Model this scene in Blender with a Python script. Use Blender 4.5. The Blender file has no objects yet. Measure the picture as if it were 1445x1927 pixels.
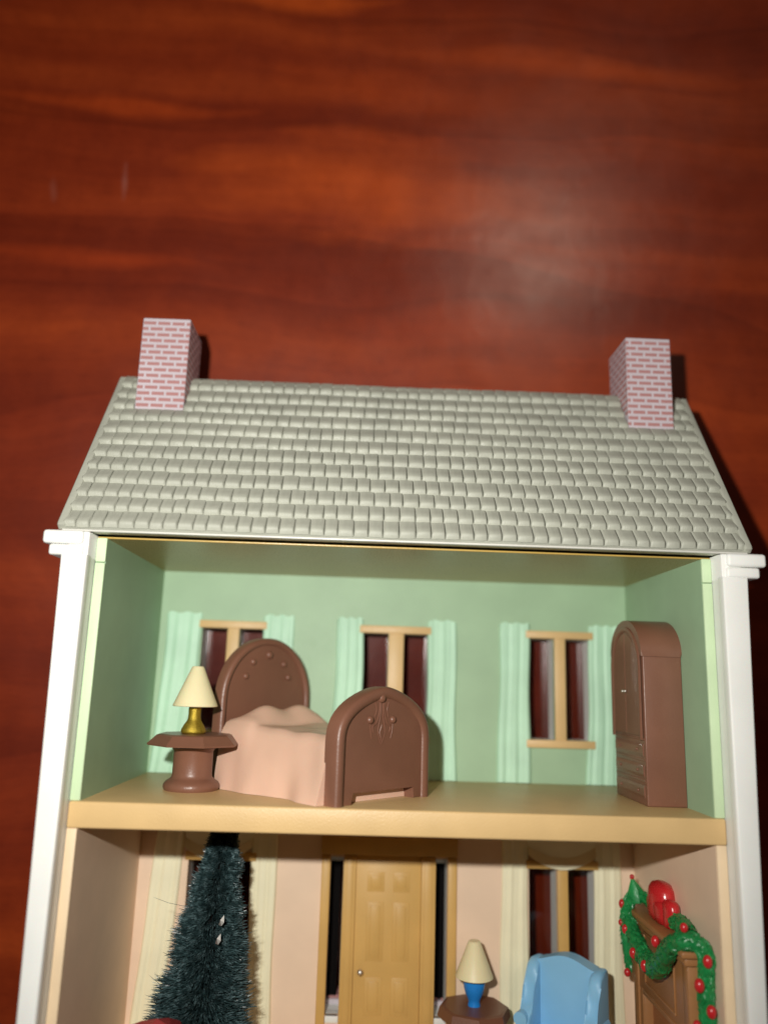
import bpy, bmesh, math, random
from mathutils import Matrix, Vector, noise
random.seed(7)
PI = math.pi
U = 0.01                       # everything below is written in centimetres in the doll's house's own frame:
sc = bpy.context.scene         # x to the right, y towards its roof, z out of its open side
C = sc.collection

# ------------------------------------------------------------------ camera, world, lamps, exposure
# the house lies on its back on a table and is propped 4 degrees by its eaves and porch
TILT = math.atan(0.08)
D0 = 4.93                      # distance from the open side (z = 0) down to the table at y = 0
T = Matrix.Rotation(-TILT, 4, 'X') @ Matrix.Translation((0, 0, D0 * U))
CAM_R = Matrix(((0.99910085, -0.03607381, -0.02227495), (0.03061168, 0.97729191, -0.20967461), (0.02933289, 0.20880421, 0.97751746)))
CAM_C = Vector((-0.7049, -0.1353, 13.2127))
cam = bpy.data.cameras.new('camera')
cam_o = bpy.data.objects.new('camera', cam)
C.objects.link(cam_o)
cam.sensor_fit = 'VERTICAL'
cam.sensor_height = 24.0
cam.sensor_width = 18.0
cam.lens = 24.0 * 1498.39 / 1927.0
cam.clip_start = 0.005
cam.clip_end = 20
cam_o.matrix_world = T @ Matrix.Translation(CAM_C * U) @ CAM_R.to_4x4()
cam.dof.use_dof = True
cam.dof.focus_distance = 0.1385
cam.dof.aperture_fstop = 5.5
sc.camera = cam_o

w = bpy.data.worlds.new('World')
sc.world = w
w.use_nodes = True
w.node_tree.nodes['Background'].inputs[0].default_value = (1, 0.85, 0.7, 1)
w.node_tree.nodes['Background'].inputs[1].default_value = 0.002

# the phone's flash, two centimetres left of and above the lens
fl = bpy.data.lights.new('flash', 'SPOT')
fl.energy = 1.24
fl.color = (1.0, 0.98, 0.915)
fl.shadow_soft_size = 0.0019
fl.spot_size = math.radians(150)
fl.spot_blend = 1.0
fl_o = bpy.data.objects.new('flash', fl)
C.objects.link(fl_o)
fl_o.matrix_world = T @ Matrix.Translation((CAM_C + CAM_R @ Vector((-2.0, 1.9, 0))) * U) @ CAM_R.to_4x4()

# the room's ceiling lamp: only its soft sheen shows in the varnish of the table
P_SHEEN = Vector((3.05, 10.0, -4.13))
D_SHEEN = Vector((0.184, 0.352, 0.918))
rl = bpy.data.lights.new('ceiling_lamp', 'AREA')
rl.shape = 'DISK'
rl.size = 0.20
rl.energy = 0.78
rl.color = (1.0, 0.72, 0.55)
rl_o = bpy.data.objects.new('ceiling_lamp', rl)
C.objects.link(rl_o)
rl_o.matrix_world = T @ Matrix.Translation((P_SHEEN + D_SHEEN * 120) * U) @ D_SHEEN.to_track_quat('Z', 'Y').to_matrix().to_4x4()

sc.view_settings.view_transform = 'Standard'
sc.view_settings.look = 'None'
sc.view_settings.exposure = 0.0
sc.view_settings.gamma = 1.0
sc.cycles.max_bounces = 8
sc.cycles.diffuse_bounces = 5

# ------------------------------------------------------------------ materials
def nodes(name):
    m = bpy.data.materials.new(name)
    m.use_nodes = True
    nt = m.node_tree
    return m, nt, nt.nodes['Principled BSDF']

def N(nt, typ, **kw):
    n = nt.nodes.new(typ)
    for k, v in kw.items():
        if k in n.inputs: n.inputs[k].default_value = v
        else: setattr(n, k, v)
    return n

def L(nt, a, b): nt.links.new(a, b)

def mixc(nt, fac, a, b, blend='MIX'):
    n = nt.nodes.new('ShaderNodeMix')
    n.data_type = 'RGBA'
    n.blend_type = blend
    for sock, v in ((n.inputs[0], fac), (n.inputs[6], a), (n.inputs[7], b)):
        if isinstance(v, (tuple, float, int)):
            sock.default_value = v if not isinstance(v, tuple) else (*v[:3], 1)
        else: L(nt, v, sock)
    return n.outputs[2]

def ramp(nt, src, *stops):
    r = nt.nodes.new('ShaderNodeValToRGB')
    els = r.color_ramp.elements
    while len(els) < len(stops): els.new(0.5)
    for e, (p, c) in zip(els, stops):
        e.position = p
        e.color = c if len(c) == 4 else (*c, 1)
    L(nt, src, r.inputs[0])
    return r.outputs[0]

def coords(nt, scale=(100, 100, 100)):
    tc = N(nt, 'ShaderNodeTexCoord')
    mp = N(nt, 'ShaderNodeMapping')
    mp.inputs['Scale'].default_value = scale
    L(nt, tc.outputs['Object'], mp.inputs['Vector'])
    return mp.outputs[0]

def paint(name, col, rough=0.45, spec=0.35, grain=0.004, var=0.06, specks=0.0, sss=0.0, fine=38.0, speck_col=(0.75, 0.72, 0.6)):
    """moulded and painted plastic: a fine orange-peel grain, slightly uneven paint, a few dust specks"""
    m, nt, b = nodes(name)
    v = coords(nt)
    n1 = N(nt, 'ShaderNodeTexNoise', Scale=1.3, Detail=4.0)
    n2 = N(nt, 'ShaderNodeTexNoise', Scale=fine, Detail=3.0)
    L(nt, v, n1.inputs['Vector']); L(nt, v, n2.inputs['Vector'])
    lo = tuple(c * (1 - var) for c in col); hi = tuple(min(1, c * (1 + var)) for c in col)
    c = ramp(nt, n1.outputs[0], (0.3, lo), (0.7, hi))
    if specks:
        vo = N(nt, 'ShaderNodeTexVoronoi', Scale=4.2)
        L(nt, v, vo.inputs['Vector'])
        f = ramp(nt, vo.outputs['Distance'], (0.0, (1, 1, 1)), (specks, (0, 0, 0)))
        c = mixc(nt, f, c, speck_col)
    L(nt, c, b.inputs['Base Color'])
    r = ramp(nt, n2.outputs[0], (0.3, (rough - 0.06,) * 3), (0.7, (rough + 0.08,) * 3))
    L(nt, r, b.inputs['Roughness'])
    b.inputs['Specular IOR Level'].default_value = spec
    if sss:
        b.inputs['Subsurface Weight'].default_value = sss
        b.inputs['Subsurface Scale'].default_value = 0.0008
    bp = N(nt, 'ShaderNodeBump', Strength=0.5, Distance=grain * U)
    L(nt, n2.outputs[0], bp.inputs['Height'])
    L(nt, bp.outputs[0], b.inputs['Normal'])
    return m

M = {}
M['white'] = paint('white_plastic', (0.80, 0.80, 0.77), 0.42, var=0.03, sss=0.05, specks=0.010, speck_col=(0.30, 0.27, 0.24))
M['green'] = paint('sage_green_paint', (0.32, 0.465, 0.30), 0.5, var=0.05, specks=0.012)
M['greenedge'] = paint('pale_green_edge', (0.52, 0.66, 0.42), 0.5, var=0.05)
M['tan'] = paint('tan_paint', (0.62, 0.42, 0.195), 0.42, spec=0.4, var=0.05, grain=0.010, fine=34, specks=0.012)
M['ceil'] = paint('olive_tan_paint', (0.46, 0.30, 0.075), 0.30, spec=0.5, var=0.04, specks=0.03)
M['peach'] = paint('peach_paint', (0.80, 0.60, 0.44), 0.5, var=0.04, specks=0.015, speck_col=(0.3, 0.2, 0.1))
M['mint'] = paint('mint_paint', (0.46, 0.70, 0.52), 0.5, var=0.07)
M['cream'] = paint('cream_paint', (0.85, 0.80, 0.57), 0.5, var=0.05)
M['golden'] = paint('golden_tan_paint', (0.60, 0.365, 0.115), 0.42, var=0.06)
M['brown'] = paint('brown_plastic', (0.155, 0.062, 0.034), 0.36, spec=0.45, var=0.08, grain=0.006, specks=0.022, speck_col=(0.4, 0.3, 0.22))
M['brownred'] = paint('red_brown_plastic', (0.180, 0.079, 0.049), 0.36, spec=0.45, var=0.08, grain=0.005, specks=0.022, speck_col=(0.45, 0.35, 0.25))
M['pink'] = paint('pink_bedspread_plastic', (0.67, 0.43, 0.32), 0.45, var=0.05, sss=0.08)
M['shade'] = paint('cream_lampshade_plastic', (0.76, 0.68, 0.42), 0.4, var=0.02, sss=0.15)
M['roof'] = paint('grey_roof_plastic', (0.388, 0.394, 0.332), 0.44, spec=0.32, var=0.12, grain=0.014, fine=24, specks=0.02, speck_col=(0.22, 0.13, 0.07))
M['eave'] = paint('pale_grey_plastic', (0.62, 0.61, 0.56), 0.35, spec=0.5, var=0.04)
M['brick'] = paint('pink_brick_print', (0.42, 0.200, 0.195), 0.6, var=0.12)
M['mortar'] = paint('pale_mortar_print', (0.53, 0.465, 0.505), 0.6, var=0.05)
M['blue'] = paint('light_blue_plastic', (0.235, 0.50, 0.74), 0.40, var=0.05, sss=0.05)
M['black'] = paint('shade_black', (0.006, 0.005, 0.005), 0.9, spec=0.05)  # stands in for unlit depth behind the side lights and inside the tree
M['vase'] = paint('bright_blue_plastic', (0.015, 0.21, 0.62), 0.3, var=0.08)
M['leaf'] = paint('garland_green_plastic', (0.012, 0.21, 0.055), 0.32, spec=0.5, var=0.35, grain=0.012, fine=20)
M['red'] = paint('glossy_red_plastic', (0.50, 0.018, 0.022), 0.25, spec=0.55, var=0.12)
M['dullred'] = paint('dull_red_plastic', (0.33, 0.045, 0.045), 0.4, var=0.1)
M['mantel'] = paint('mantel_brown_plastic', (0.33, 0.15, 0.055), 0.38, spec=0.45, var=0.10, grain=0.008)
M['fire'] = paint('orange_brown_plastic', (0.33, 0.13, 0.05), 0.42, var=0.12)

m, nt, b = nodes('gold_paint')
v = coords(nt)
n1 = N(nt, 'ShaderNodeTexNoise', Scale=60.0, Detail=2.0); L(nt, v, n1.inputs['Vector'])
L(nt, ramp(nt, n1.outputs[0], (0.3, (0.22, 0.145, 0.012)), (0.7, (0.55, 0.40, 0.05))), b.inputs['Base Color'])
b.inputs['Metallic'].default_value = 0.75; b.inputs['Roughness'].default_value = 0.42
bp = N(nt, 'ShaderNodeBump', Strength=0.8, Distance=0.012 * U); L(nt, n1.outputs[0], bp.inputs['Height']); L(nt, bp.outputs[0], b.inputs['Normal'])
M['gold'] = m
m, nt, b = nodes('silver_metal')
b.inputs['Base Color'].default_value = (0.7, 0.67, 0.63, 1); b.inputs['Metallic'].default_value = 1; b.inputs['Roughness'].default_value = 0.42
M['silver'] = m

# bristles: each strand takes its own tone from its place along the brush
m, nt, b = nodes('dark_green_bristle')
v = coords(nt)
n1 = N(nt, 'ShaderNodeTexNoise', Scale=9.0, Detail=3.0); L(nt, v, n1.inputs['Vector'])
L(nt, ramp(nt, n1.outputs[0], (0.32, (0.014, 0.030, 0.033)), (0.52, (0.042, 0.080, 0.084)), (0.70, (0.16, 0.24, 0.255))), b.inputs['Base Color'])
b.inputs['Roughness'].default_value = 0.32; b.inputs['Specular IOR Level'].default_value = 0.7
M['bristle'] = m

m, nt, b = nodes('darkening_tint_plastic')
tr = N(nt, 'ShaderNodeBsdfTransparent'); tr.inputs[0].default_value = (0.80, 0.76, 0.76, 1)
gl = N(nt, 'ShaderNodeBsdfGlossy', Roughness=0.05); gl.inputs[0].default_value = (1, 1, 1, 1)
mx = N(nt, 'ShaderNodeMixShader'); mx.inputs[0].default_value = 0.035
L(nt, tr.outputs[0], mx.inputs[1]); L(nt, gl.outputs[0], mx.inputs[2]); L(nt, mx.outputs[0], nt.nodes['Material Output'].inputs['Surface'])
M['pane'] = m

def wood_material():
    """red-brown varnished veneer: long figure streaks along x, fine pores, a soft clear coat"""
    m, nt, b = nodes('varnished_wood')
    tc = N(nt, 'ShaderNodeTexCoord')
    v0 = N(nt, 'ShaderNodeMapping'); v0.inputs['Scale'].default_value = (100, 100, 100)
    L(nt, tc.outputs['Object'], v0.inputs['Vector'])
    def mapped(sx, sy, rot=-4, off=(0, 0, 0)):
        mp = N(nt, 'ShaderNodeMapping')
        mp.inputs['Scale'].default_value = (sx, sy, 1)
        mp.inputs['Rotation'].default_value = (0, 0, math.radians(rot))
        mp.inputs['Location'].default_value = off
        return mp
    warp = N(nt, 'ShaderNodeTexNoise', Scale=0.10, Detail=2.0); L(nt, v0.outputs[0], warp.inputs['Vector'])
    sub = N(nt, 'ShaderNodeVectorMath', operation='SUBTRACT'); L(nt, warp.outputs['Color'], sub.inputs[0]); sub.inputs[1].default_value = (0.5, 0.5, 0.5)
    scl = N(nt, 'ShaderNodeVectorMath', operation='MULTIPLY'); L(nt, sub.outputs[0], scl.inputs[0]); scl.inputs[1].default_value = (4, 2.6, 0)
    add = N(nt, 'ShaderNodeVectorMath', operation='ADD'); L(nt, v0.outputs[0], add.inputs[0]); L(nt, scl.outputs[0], add.inputs[1])
    def tex(sx, sy, detail, rot=-3, off=(0, 0, 0), rough=0.55, dist=0.0):
        mp = mapped(sx, sy, rot, off); L(nt, add.outputs[0], mp.inputs['Vector'])
        t = N(nt, 'ShaderNodeTexNoise', Scale=1.0, Detail=detail, Roughness=rough, Distortion=dist)
        L(nt, mp.outputs[0], t.inputs['Vector'])
        return t.outputs[0]
    broad = tex(0.045, 0.40, 3, off=(3.1, 1.7, 0), dist=0.3)
    figure = tex(0.07, 0.95, 3, off=(11, 4, 0), dist=0.4)
    streak = tex(0.30, 6.0, 4, off=(5, 9, 0))
    pores = tex(3.0, 24.0, 3, off=(2, 2, 0))
    curl = tex(1.5, 1.1, 5, rot=20, off=(7, 3, 0), rough=0.6)
    c = ramp(nt, broad, (0.30, (0.180, 0.0185, 0.0042)), (0.50, (0.225, 0.0250, 0.0052)), (0.70, (0.320, 0.042, 0.0072)))
    f1 = ramp(nt, figure, (0.30, (0.87, 0.83, 0.83)), (0.50, (0.96, 0.94, 0.94)), (0.56, (1.04, 1.06, 1.05)), (0.72, (1.11, 1.16, 1.14)))
    c = mixc(nt, 1.0, c, f1, 'MULTIPLY')
    f2 = ramp(nt, streak, (0.3, (0.86, 0.84, 0.84)), (0.7, (1.12, 1.15, 1.15)))
    c = mixc(nt, 0.4, c, f2, 'MULTIPLY')
    f3 = ramp(nt, curl, (0.3, (0.84, 0.80, 0.80)), (0.7, (1.14, 1.2, 1.2)))
    c = mixc(nt, 0.75, c, f3, 'MULTIPLY')
    f4 = ramp(nt, pores, (0.34, (0.72, 0.68, 0.68)), (0.46, (1, 1, 1)))
    c = mixc(nt, 0.45, c, f4, 'MULTIPLY')
    # a few pale sapwood flames with pointed ends, and two rub marks, where this board has them
    sx = N(nt, 'ShaderNodeSeparateXYZ'); L(nt, add.outputs[0], sx.inputs[0])
    s0 = N(nt, 'ShaderNodeSeparateXYZ'); L(nt, v0.outputs[0], s0.inputs[0])
    def math_(op, a, bb=None, clamp=False):
        n = N(nt, 'ShaderNodeMath', operation=op); n.use_clamp = clamp
        for i, q in enumerate((a, bb)):
            if q is None: continue
            if isinstance(q, (int, float)): n.inputs[i].default_value = q
            else: L(nt, q, n.inputs[i])
        return n.outputs[0]
    w2 = N(nt, 'ShaderNodeTexNoise', Scale=1.0, Detail=4.0)
    mp2 = mapped(0.35, 1.6, -3); L(nt, v0.outputs[0], mp2.inputs['Vector']); L(nt, mp2.outputs[0], w2.inputs['Vector'])
    wob = math_('MULTIPLY', math_('SUBTRACT', w2.outputs[0], 0.5), 1.5)
    def flame(src, cx, cy, hx, hy, slope, soft, power=1.0):
        dx = math_('SUBTRACT', src.outputs[0], cx)
        dy = math_('SUBTRACT', math_('SUBTRACT', src.outputs[1], cy), math_('MULTIPLY', dx, slope))
        ax = math_('ABSOLUTE', math_('DIVIDE', dx, hx)); ay = math_('ABSOLUTE', math_('DIVIDE', dy, hy))
        q = math_('ADD', math_('ADD', math_('POWER', ax, 1.5), math_('POWER', ay, 1.3)), wob)
        return math_('MULTIPLY', math_('DIVIDE', math_('SUBTRACT', 1.0, q), soft, True), power, True)
    # growth-ring edges: sharp on one side, fading out on the other
    def ring_edge(a2, a1, a0, width, sign, power):
        x_, y_ = sx.outputs[0], sx.outputs[1]
        yc = math_('ADD', math_('ADD', math_('MULTIPLY', math_('MULTIPLY', x_, x_), a2), math_('MULTIPLY', x_, a1)), a0)
        d = math_('MULTIPLY', math_('SUBTRACT', y_, yc), sign)
        up = math_('MULTIPLY', d, 14.0, True)
        dn = math_('SUBTRACT', 1.0, math_('DIVIDE', d, width), True)
        return math_('MULTIPLY', math_('MULTIPLY', up, dn), power, True)
    for args in RINGS:
        c = mixc(nt, ring_edge(*args), c, (0.70, 0.63, 0.62), 'MULTIPLY')
    for (cx, cy, hx, hy, sl, so, pw, colr) in FLAMES:
        c = mixc(nt, flame(sx, cx, cy, hx, hy, sl, so, pw), c, mixc(nt, 0.8, colr, f3, 'MULTIPLY'))
    for (cx, cy, hx, hy, sl, so, pw, colr) in RUBS:
        c = mixc(nt, flame(s0, cx, cy, hx, hy, sl, so, pw), c, colr)
    L(nt, c, b.inputs['Base Color'])
    b.inputs['Roughness'].default_value = 0.5
    b.inputs['Specular IOR Level'].default_value = 0.2
    b.inputs['Coat Weight'].default_value = 0.9
    cr = N(nt, 'ShaderNodeTexNoise', Scale=0.9, Detail=5.0); L(nt, v0.outputs[0], cr.inputs['Vector'])
    L(nt, ramp(nt, cr.outputs[0], (0.3, (0.19,) * 3), (0.7, (0.27,) * 3)), b.inputs['Coat Roughness'])
    bp = N(nt, 'ShaderNodeBump', Strength=0.35, Distance=0.006 * U); L(nt, streak, bp.inputs['Height'])
    L(nt, bp.outputs[0], b.inputs['Normal'])
    cb = N(nt, 'ShaderNodeBump', Strength=0.30, Distance=0.004 * U); L(nt, pores, cb.inputs['Height'])
    cb2 = N(nt, 'ShaderNodeBump', Strength=0.30, Distance=0.020 * U); L(nt, curl, cb2.inputs['Height']); L(nt, cb.outputs[0], cb2.inputs['Normal'])
    L(nt, cb2.outputs[0], b.inputs['Coat Normal'])
    return m
FLAMES = [(-3.6, 16.7, 3.8, 0.45, 0.0, 0.7, 0.8, (0.52, 0.075, 0.009)),
          (4.4, 15.2, 4.3, 0.50, -0.04, 1.0, 0.75, (0.46, 0.062, 0.008)),
          (-7.0, 13.35, 3.8, 0.36, 0.02, 0.8, 0.65, (0.42, 0.052, 0.007)),
          (-7.6, 9.25, 3.2, 0.34, -0.04, 0.9, 0.6, (0.38, 0.043, 0.0065)),
          (-1.0, 11.5, 4.6, 1.9, -0.04, 2.0, 1.0, (0.60, 0.090, 0.0115)),
          (-0.4, 14.3, 3.4, 0.9, -0.05, 1.8, 0.6, (0.46, 0.060, 0.008)),
          (1.0, 8.2, 3.2, 0.6, -0.03, 1.4, 0.5, (0.40, 0.047, 0.007))]
RUBS = [(-6.78, 11.5, 0.11, 0.55, -0.7, 1.2, 0.40, (0.40, 0.20, 0.17)),
        (-8.45, 11.15, 0.13, 0.38, -1.1, 1.4, 0.25, (0.38, 0.16, 0.12))]
RINGS = [(-0.0072, -0.113, 9.966, 1.6, -1, 0.75), (0.0, 0.03, 13.0, 1.9, 1, 0.6), (0.004, -0.02, 16.35, 0.8, -1, 0.6), (0.002, 0.03, 8.75, 1.5, -1, 0.5), (-0.006, 0.05, 6.6, 1.8, 1, 0.55), (0.003, -0.05, 3.4, 2.0, -1, 0.5), (-0.004, 0.02, -1.5, 2.4, 1, 0.5)]
M['wood'] = wood_material()

# ------------------------------------------------------------------ mesh helpers (all in cm)
def new(): return bmesh.new()

def box(bm, x0, x1, y0, y1, z0, z1, bev=0.0, seg=2):
    vs = [bm.verts.new((x, y, z)) for x in (x0, x1) for y in (y0, y1) for z in (z0, z1)]
    fs = [(0, 1, 3, 2), (4, 6, 7, 5), (0, 4, 5, 1), (2, 3, 7, 6), (0, 2, 6, 4), (1, 5, 7, 3)]
    faces = [bm.faces.new([vs[i] for i in f]) for f in fs]
    if bev:
        edges = list({e for f in faces for e in f.edges})
        bmesh.ops.bevel(bm, geom=edges, offset=bev, segments=seg, profile=0.5, affect='EDGES')

def lathe(bm, prof, cx=0, cy=0, cz=0, n=40, rot=0.0):
    """profile of (radius, height) turned round the y axis"""
    rings = []
    for r, y in prof:
        rings.append([bm.verts.new((cx + r * math.sin(rot + 2 * PI * i / n), cy + y, cz + r * math.cos(rot + 2 * PI * i / n))) for i in range(n)])
    for a, bq in zip(rings, rings[1:]):
        for i in range(n):
            bm.faces.new((a[i], a[(i + 1) % n], bq[(i + 1) % n], bq[i]))
    bm.faces.new(list(reversed(rings[0])))
    bm.faces.new(rings[-1])

def prism(bm, pts, axis, a, b, bev=0.0, seg=2):
    """polygon swept between a and b along an axis; pts are the two other coordinates in order"""
    def P(p, q):
        return {'x': (q, p[0], p[1]), 'y': (p[0], q, p[1]), 'z': (p[0], p[1], q)}[axis]
    A = [bm.verts.new(P(p, a)) for p in pts]; B = [bm.verts.new(P(p, b)) for p in pts]
    fa = bm.faces.new(A); fb = bm.faces.new(list(reversed(B)))
    n = len(pts)
    for i in range(n):
        bm.faces.new((A[i], B[i], B[(i + 1) % n], A[(i + 1) % n]))
    if bev:
        edges = list(set(fa.edges) | set(fb.edges))
        bmesh.ops.bevel(bm, geom=edges, offset=bev, segments=seg, profile=0.5, affect='EDGES')

def tube(bm, pts, rad, n=10, ridge=None, cap=True):
    """tube along a polyline; rad a number or list; ridge(i, phi) scales the radius"""
    pts = [Vector(p) for p in pts]
    if not isinstance(rad, (list, tuple)): rad = [rad] * len(pts)
    rings = []
    prev = None
    for i, p in enumerate(pts):
        t = (pts[min(i + 1, len(pts) - 1)] - pts[max(i - 1, 0)]).normalized()
        if prev is None:
            u = t.cross(Vector((0.31, 0.77, 0.55)))
            if u.length < 0.1: u = t.cross(Vector((1, 0, 0)))
            u.normalize()
        else:
            u = (prev - t * prev.dot(t)).normalized()
        prev = u
        wv = t.cross(u)
        ring = []
        for k in range(n):
            ph = 2 * PI * k / n
            r = rad[i] * (ridge(i, ph) if ridge else 1)
            ring.append(bm.verts.new(p + (u * math.cos(ph) + wv * math.sin(ph)) * r))
        rings.append(ring)
    for a, bq in zip(rings, rings[1:]):
        for k in range(n):
            bm.faces.new((a[k], a[(k + 1) % n], bq[(k + 1) % n], bq[k]))
    if cap:
        bm.faces.new(list(reversed(rings[0]))); bm.faces.new(rings[-1])

def smooth_path(pts, per=8):
    P = [Vector(p) for p in pts]
    out = []
    for i in range(len(P) - 1):
        p0, p1, p2, p3 = P[max(i - 1, 0)], P[i], P[i + 1], P[min(i + 2, len(P) - 1)]
        for k in range(per):
            t = k / per
            out.append(0.5 * ((2 * p1) + (p2 - p0) * t + (2 * p0 - 5 * p1 + 4 * p2 - p3) * t * t + (3 * p1 - p0 - 3 * p2 + p3) * t ** 3))
    out.append(P[-1])
    return out

def sweep_frame(bm, path, prof):
    """moulding: closed profile of (inward offset, z) swept along a plane x-y path"""
    rings = []
    for i, p in enumerate(path):
        a = path[max(i - 1, 0)]; c = path[min(i + 1, len(path) - 1)]
        t = Vector((c[0] - a[0], c[1] - a[1])).normalized()
        nrm = Vector((t.y, -t.x))          # to the right of travel = inward when walking up the left side
        rings.append([bm.verts.new((p[0] + nrm.x * o, p[1] + nrm.y * o, z)) for o, z in prof])
    k = len(prof)
    for a, c in zip(rings, rings[1:]):
        for j in range(k):
            bm.faces.new((a[j], a[(j + 1) % k], c[(j + 1) % k], c[j]))
    bm.faces.new(rings[0]); bm.faces.new(list(reversed(rings[-1])))

def ball(bm, x, y, z, r, sx=1, sy=1, sz=1, seg=12):
    mtx = Matrix.Translation((x, y, z)) @ Matrix.Diagonal((sx, sy, sz, 1))
    bmesh.ops.create_uvsphere(bm, u_segments=seg, v_segments=max(6, seg * 2 // 3), radius=r, matrix=mtx)

def jig(bm, amp, sc_=1.5, seed=0):
    """hand-made unevenness"""
    for vv in bm.verts:
        q = Vector(vv.co) * sc_ + Vector((seed, seed * 1.7, 0))
        vv.co += noise.noise_vector(q) * amp

def mesh(name, bm, mat, smooth=True, angle=40):
    bmesh.ops.recalc_face_normals(bm, faces=bm.faces[:])
    bmesh.ops.scale(bm, vec=(U, U, U), verts=bm.verts[:])
    me = bpy.data.meshes.new(name)
    bm.to_mesh(me); bm.free()
    if isinstance(mat, (list, tuple)):
        for q in mat: me.materials.append(q)
    else: me.materials.append(mat)
    if smooth:
        me.polygons.foreach_set('use_smooth', [True] * len(me.polygons))
        me.set_sharp_from_angle(angle=math.radians(angle))
    return me

def link(name, me, parent=None, at=None, scale=None):
    o = bpy.data.objects.new(name, me)
    C.objects.link(o)
    if parent is not None: o.parent = parent
    if at is not None: o.location = Vector(at) * U
    if scale is not None: o.scale = scale
    return o

def obj(name, bm, mat, parent=None, **kw): return link(name, mesh(name, bm, mat, **kw), parent)

def tag(o, label, cat, group=None):
    o['label'] = label; o['category'] = cat
    if group: o['group'] = group
    return o

def thing(name, label, cat, loc, rot=0.0, group=None):
    o = bpy.data.objects.new(name, None)
    o.empty_display_size = 0.005
    C.objects.link(o)
    o.matrix_world = T @ Matrix.Translation(Vector(loc) * U) @ Matrix.Rotation(rot, 4, 'Y')
    return tag(o, label, cat, group)

# ------------------------------------------------------------------ the table
def table():
    bm = new()
    bmesh.ops.create_grid(bm, x_segments=4, y_segments=4, size=60)
    ex = bmesh.ops.extrude_face_region(bm, geom=bm.faces[:])
    bmesh.ops.translate(bm, vec=(0, 0, -2.5), verts=[g for g in ex['geom'] if isinstance(g, bmesh.types.BMVert)])
    o = obj('table_top', bm, M['wood'], smooth=False)
    o['kind'] = 'structure'
    o['label'] = 'dark red brown varnished wooden table top'
table()

# ------------------------------------------------------------------ the doll's house
A, YT, YB, YL, DB, S_ = 5.0, 2.08, -2.08, -2.48, 4.02, 0.16
YF = -6.95                      # lower floor
ZO = -4.62                      # outer face of the facade
house = thing('dollhouse', 'open-backed dollhouse with grey shingle roof and two brick chimneys lying on the wooden table', 'dollhouse', (0, 0, 0))

def part(name, bm, mat, parent=house, **kw): return obj(name, bm, mat, parent, **kw)

WIN_UP = [(-4.10, -2.79, -3.56, -3.30), (-0.69, 0.72, -0.13, 0.20), (2.87, 4.20, 3.42, 3.66)]      # x0, x1, mullion x0, x1
WIN_LO = [(-4.02, -2.72, -3.50, -3.24), (2.85, 4.20, 3.42, 3.64)]
UP_Y0, UP_Y1 = -1.20, 0.90
LO_Y0, LO_Y1 = -6.30, -3.72
SIDE_L = [(-1.16, -0.90), (0.96, 1.20)]
SL_Y0, SL_Y1 = -6.50, -3.60

def wall_with_holes(bm, x0, x1, y0, y1, z0, z1, holes):
    xs = sorted({x0, x1, *[h[0] for h in holes], *[h[1] for h in holes]})
    ys = sorted({y0, y1, *[h[2] for h in holes], *[h[3] for h in holes]})
    def solid(i, j):
        if i < 0 or j < 0 or i >= len(xs) - 1 or j >= len(ys) - 1: return False
        cx, cy = (xs[i] + xs[i + 1]) / 2, (ys[j] + ys[j + 1]) / 2
        return not any(h[0] < cx < h[1] and h[2] < cy < h[3] for h in holes)
    cache = {}
    def V(i, j, z):
        if (i, j, z) not in cache: cache[(i, j, z)] = bm.verts.new((xs[i], ys[j], z))
        return cache[(i, j, z)]
    for i in range(len(xs) - 1):
        for j in range(len(ys) - 1):
            if not solid(i, j): continue
            bm.faces.new((V(i, j, z1), V(i + 1, j, z1), V(i + 1, j + 1, z1), V(i, j + 1, z1)))
            bm.faces.new((V(i, j + 1, z0), V(i + 1, j + 1, z0), V(i + 1, j, z0), V(i, j, z0)))
            for (di, dj, p, q) in ((-1, 0, (i, j), (i, j + 1)), (1, 0, (i + 1, j + 1), (i + 1, j)), (0, -1, (i + 1, j), (i, j)), (0, 1, (i, j + 1), (i + 1, j + 1))):
                if not solid(i + di, j + dj):
                    bm.faces.new((V(*p, z1), V(*q, z1), V(*q, z0), V(*p, z0)))

def lights_of(win, y0, y1):
    out = []
    for (x0, x1, m0, m1) in win:
        out += [(x0, m0, y0, y1), (m1, x1, y0, y1)]
    return out
up_holes = lights_of(WIN_UP, UP_Y0, UP_Y1)
lo_holes = lights_of(WIN_LO, LO_Y0, LO_Y1)
sl_holes = [(a, c, SL_Y0, SL_Y1) for a, c in SIDE_L]

# back walls of the two rooms, and the white facade behind them
bm = new(); wall_with_holes(bm, -A, A, YB - 0.1, YT + 0.02, -DB - 0.10, -DB, up_holes); part('back_wall', bm, M['green'], smooth=False)
bm = new(); wall_with_holes(bm, -A, A, YF - 0.1, YL + 0.02, -DB - 0.10, -DB, lo_holes + sl_holes); part('back_wall', bm, M['peach'], smooth=False)
bm = new()
wall_with_holes(bm, -5.40, 5.40, YF - 0.35, 2.18, ZO, -DB - 0.102,
                [(h[0] - 0.01, h[1] + 0.01, h[2] - 0.01, h[3] + 0.01) for h in up_holes + lo_holes + sl_holes])
part('facade', bm, M['white'], smooth=False)

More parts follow.
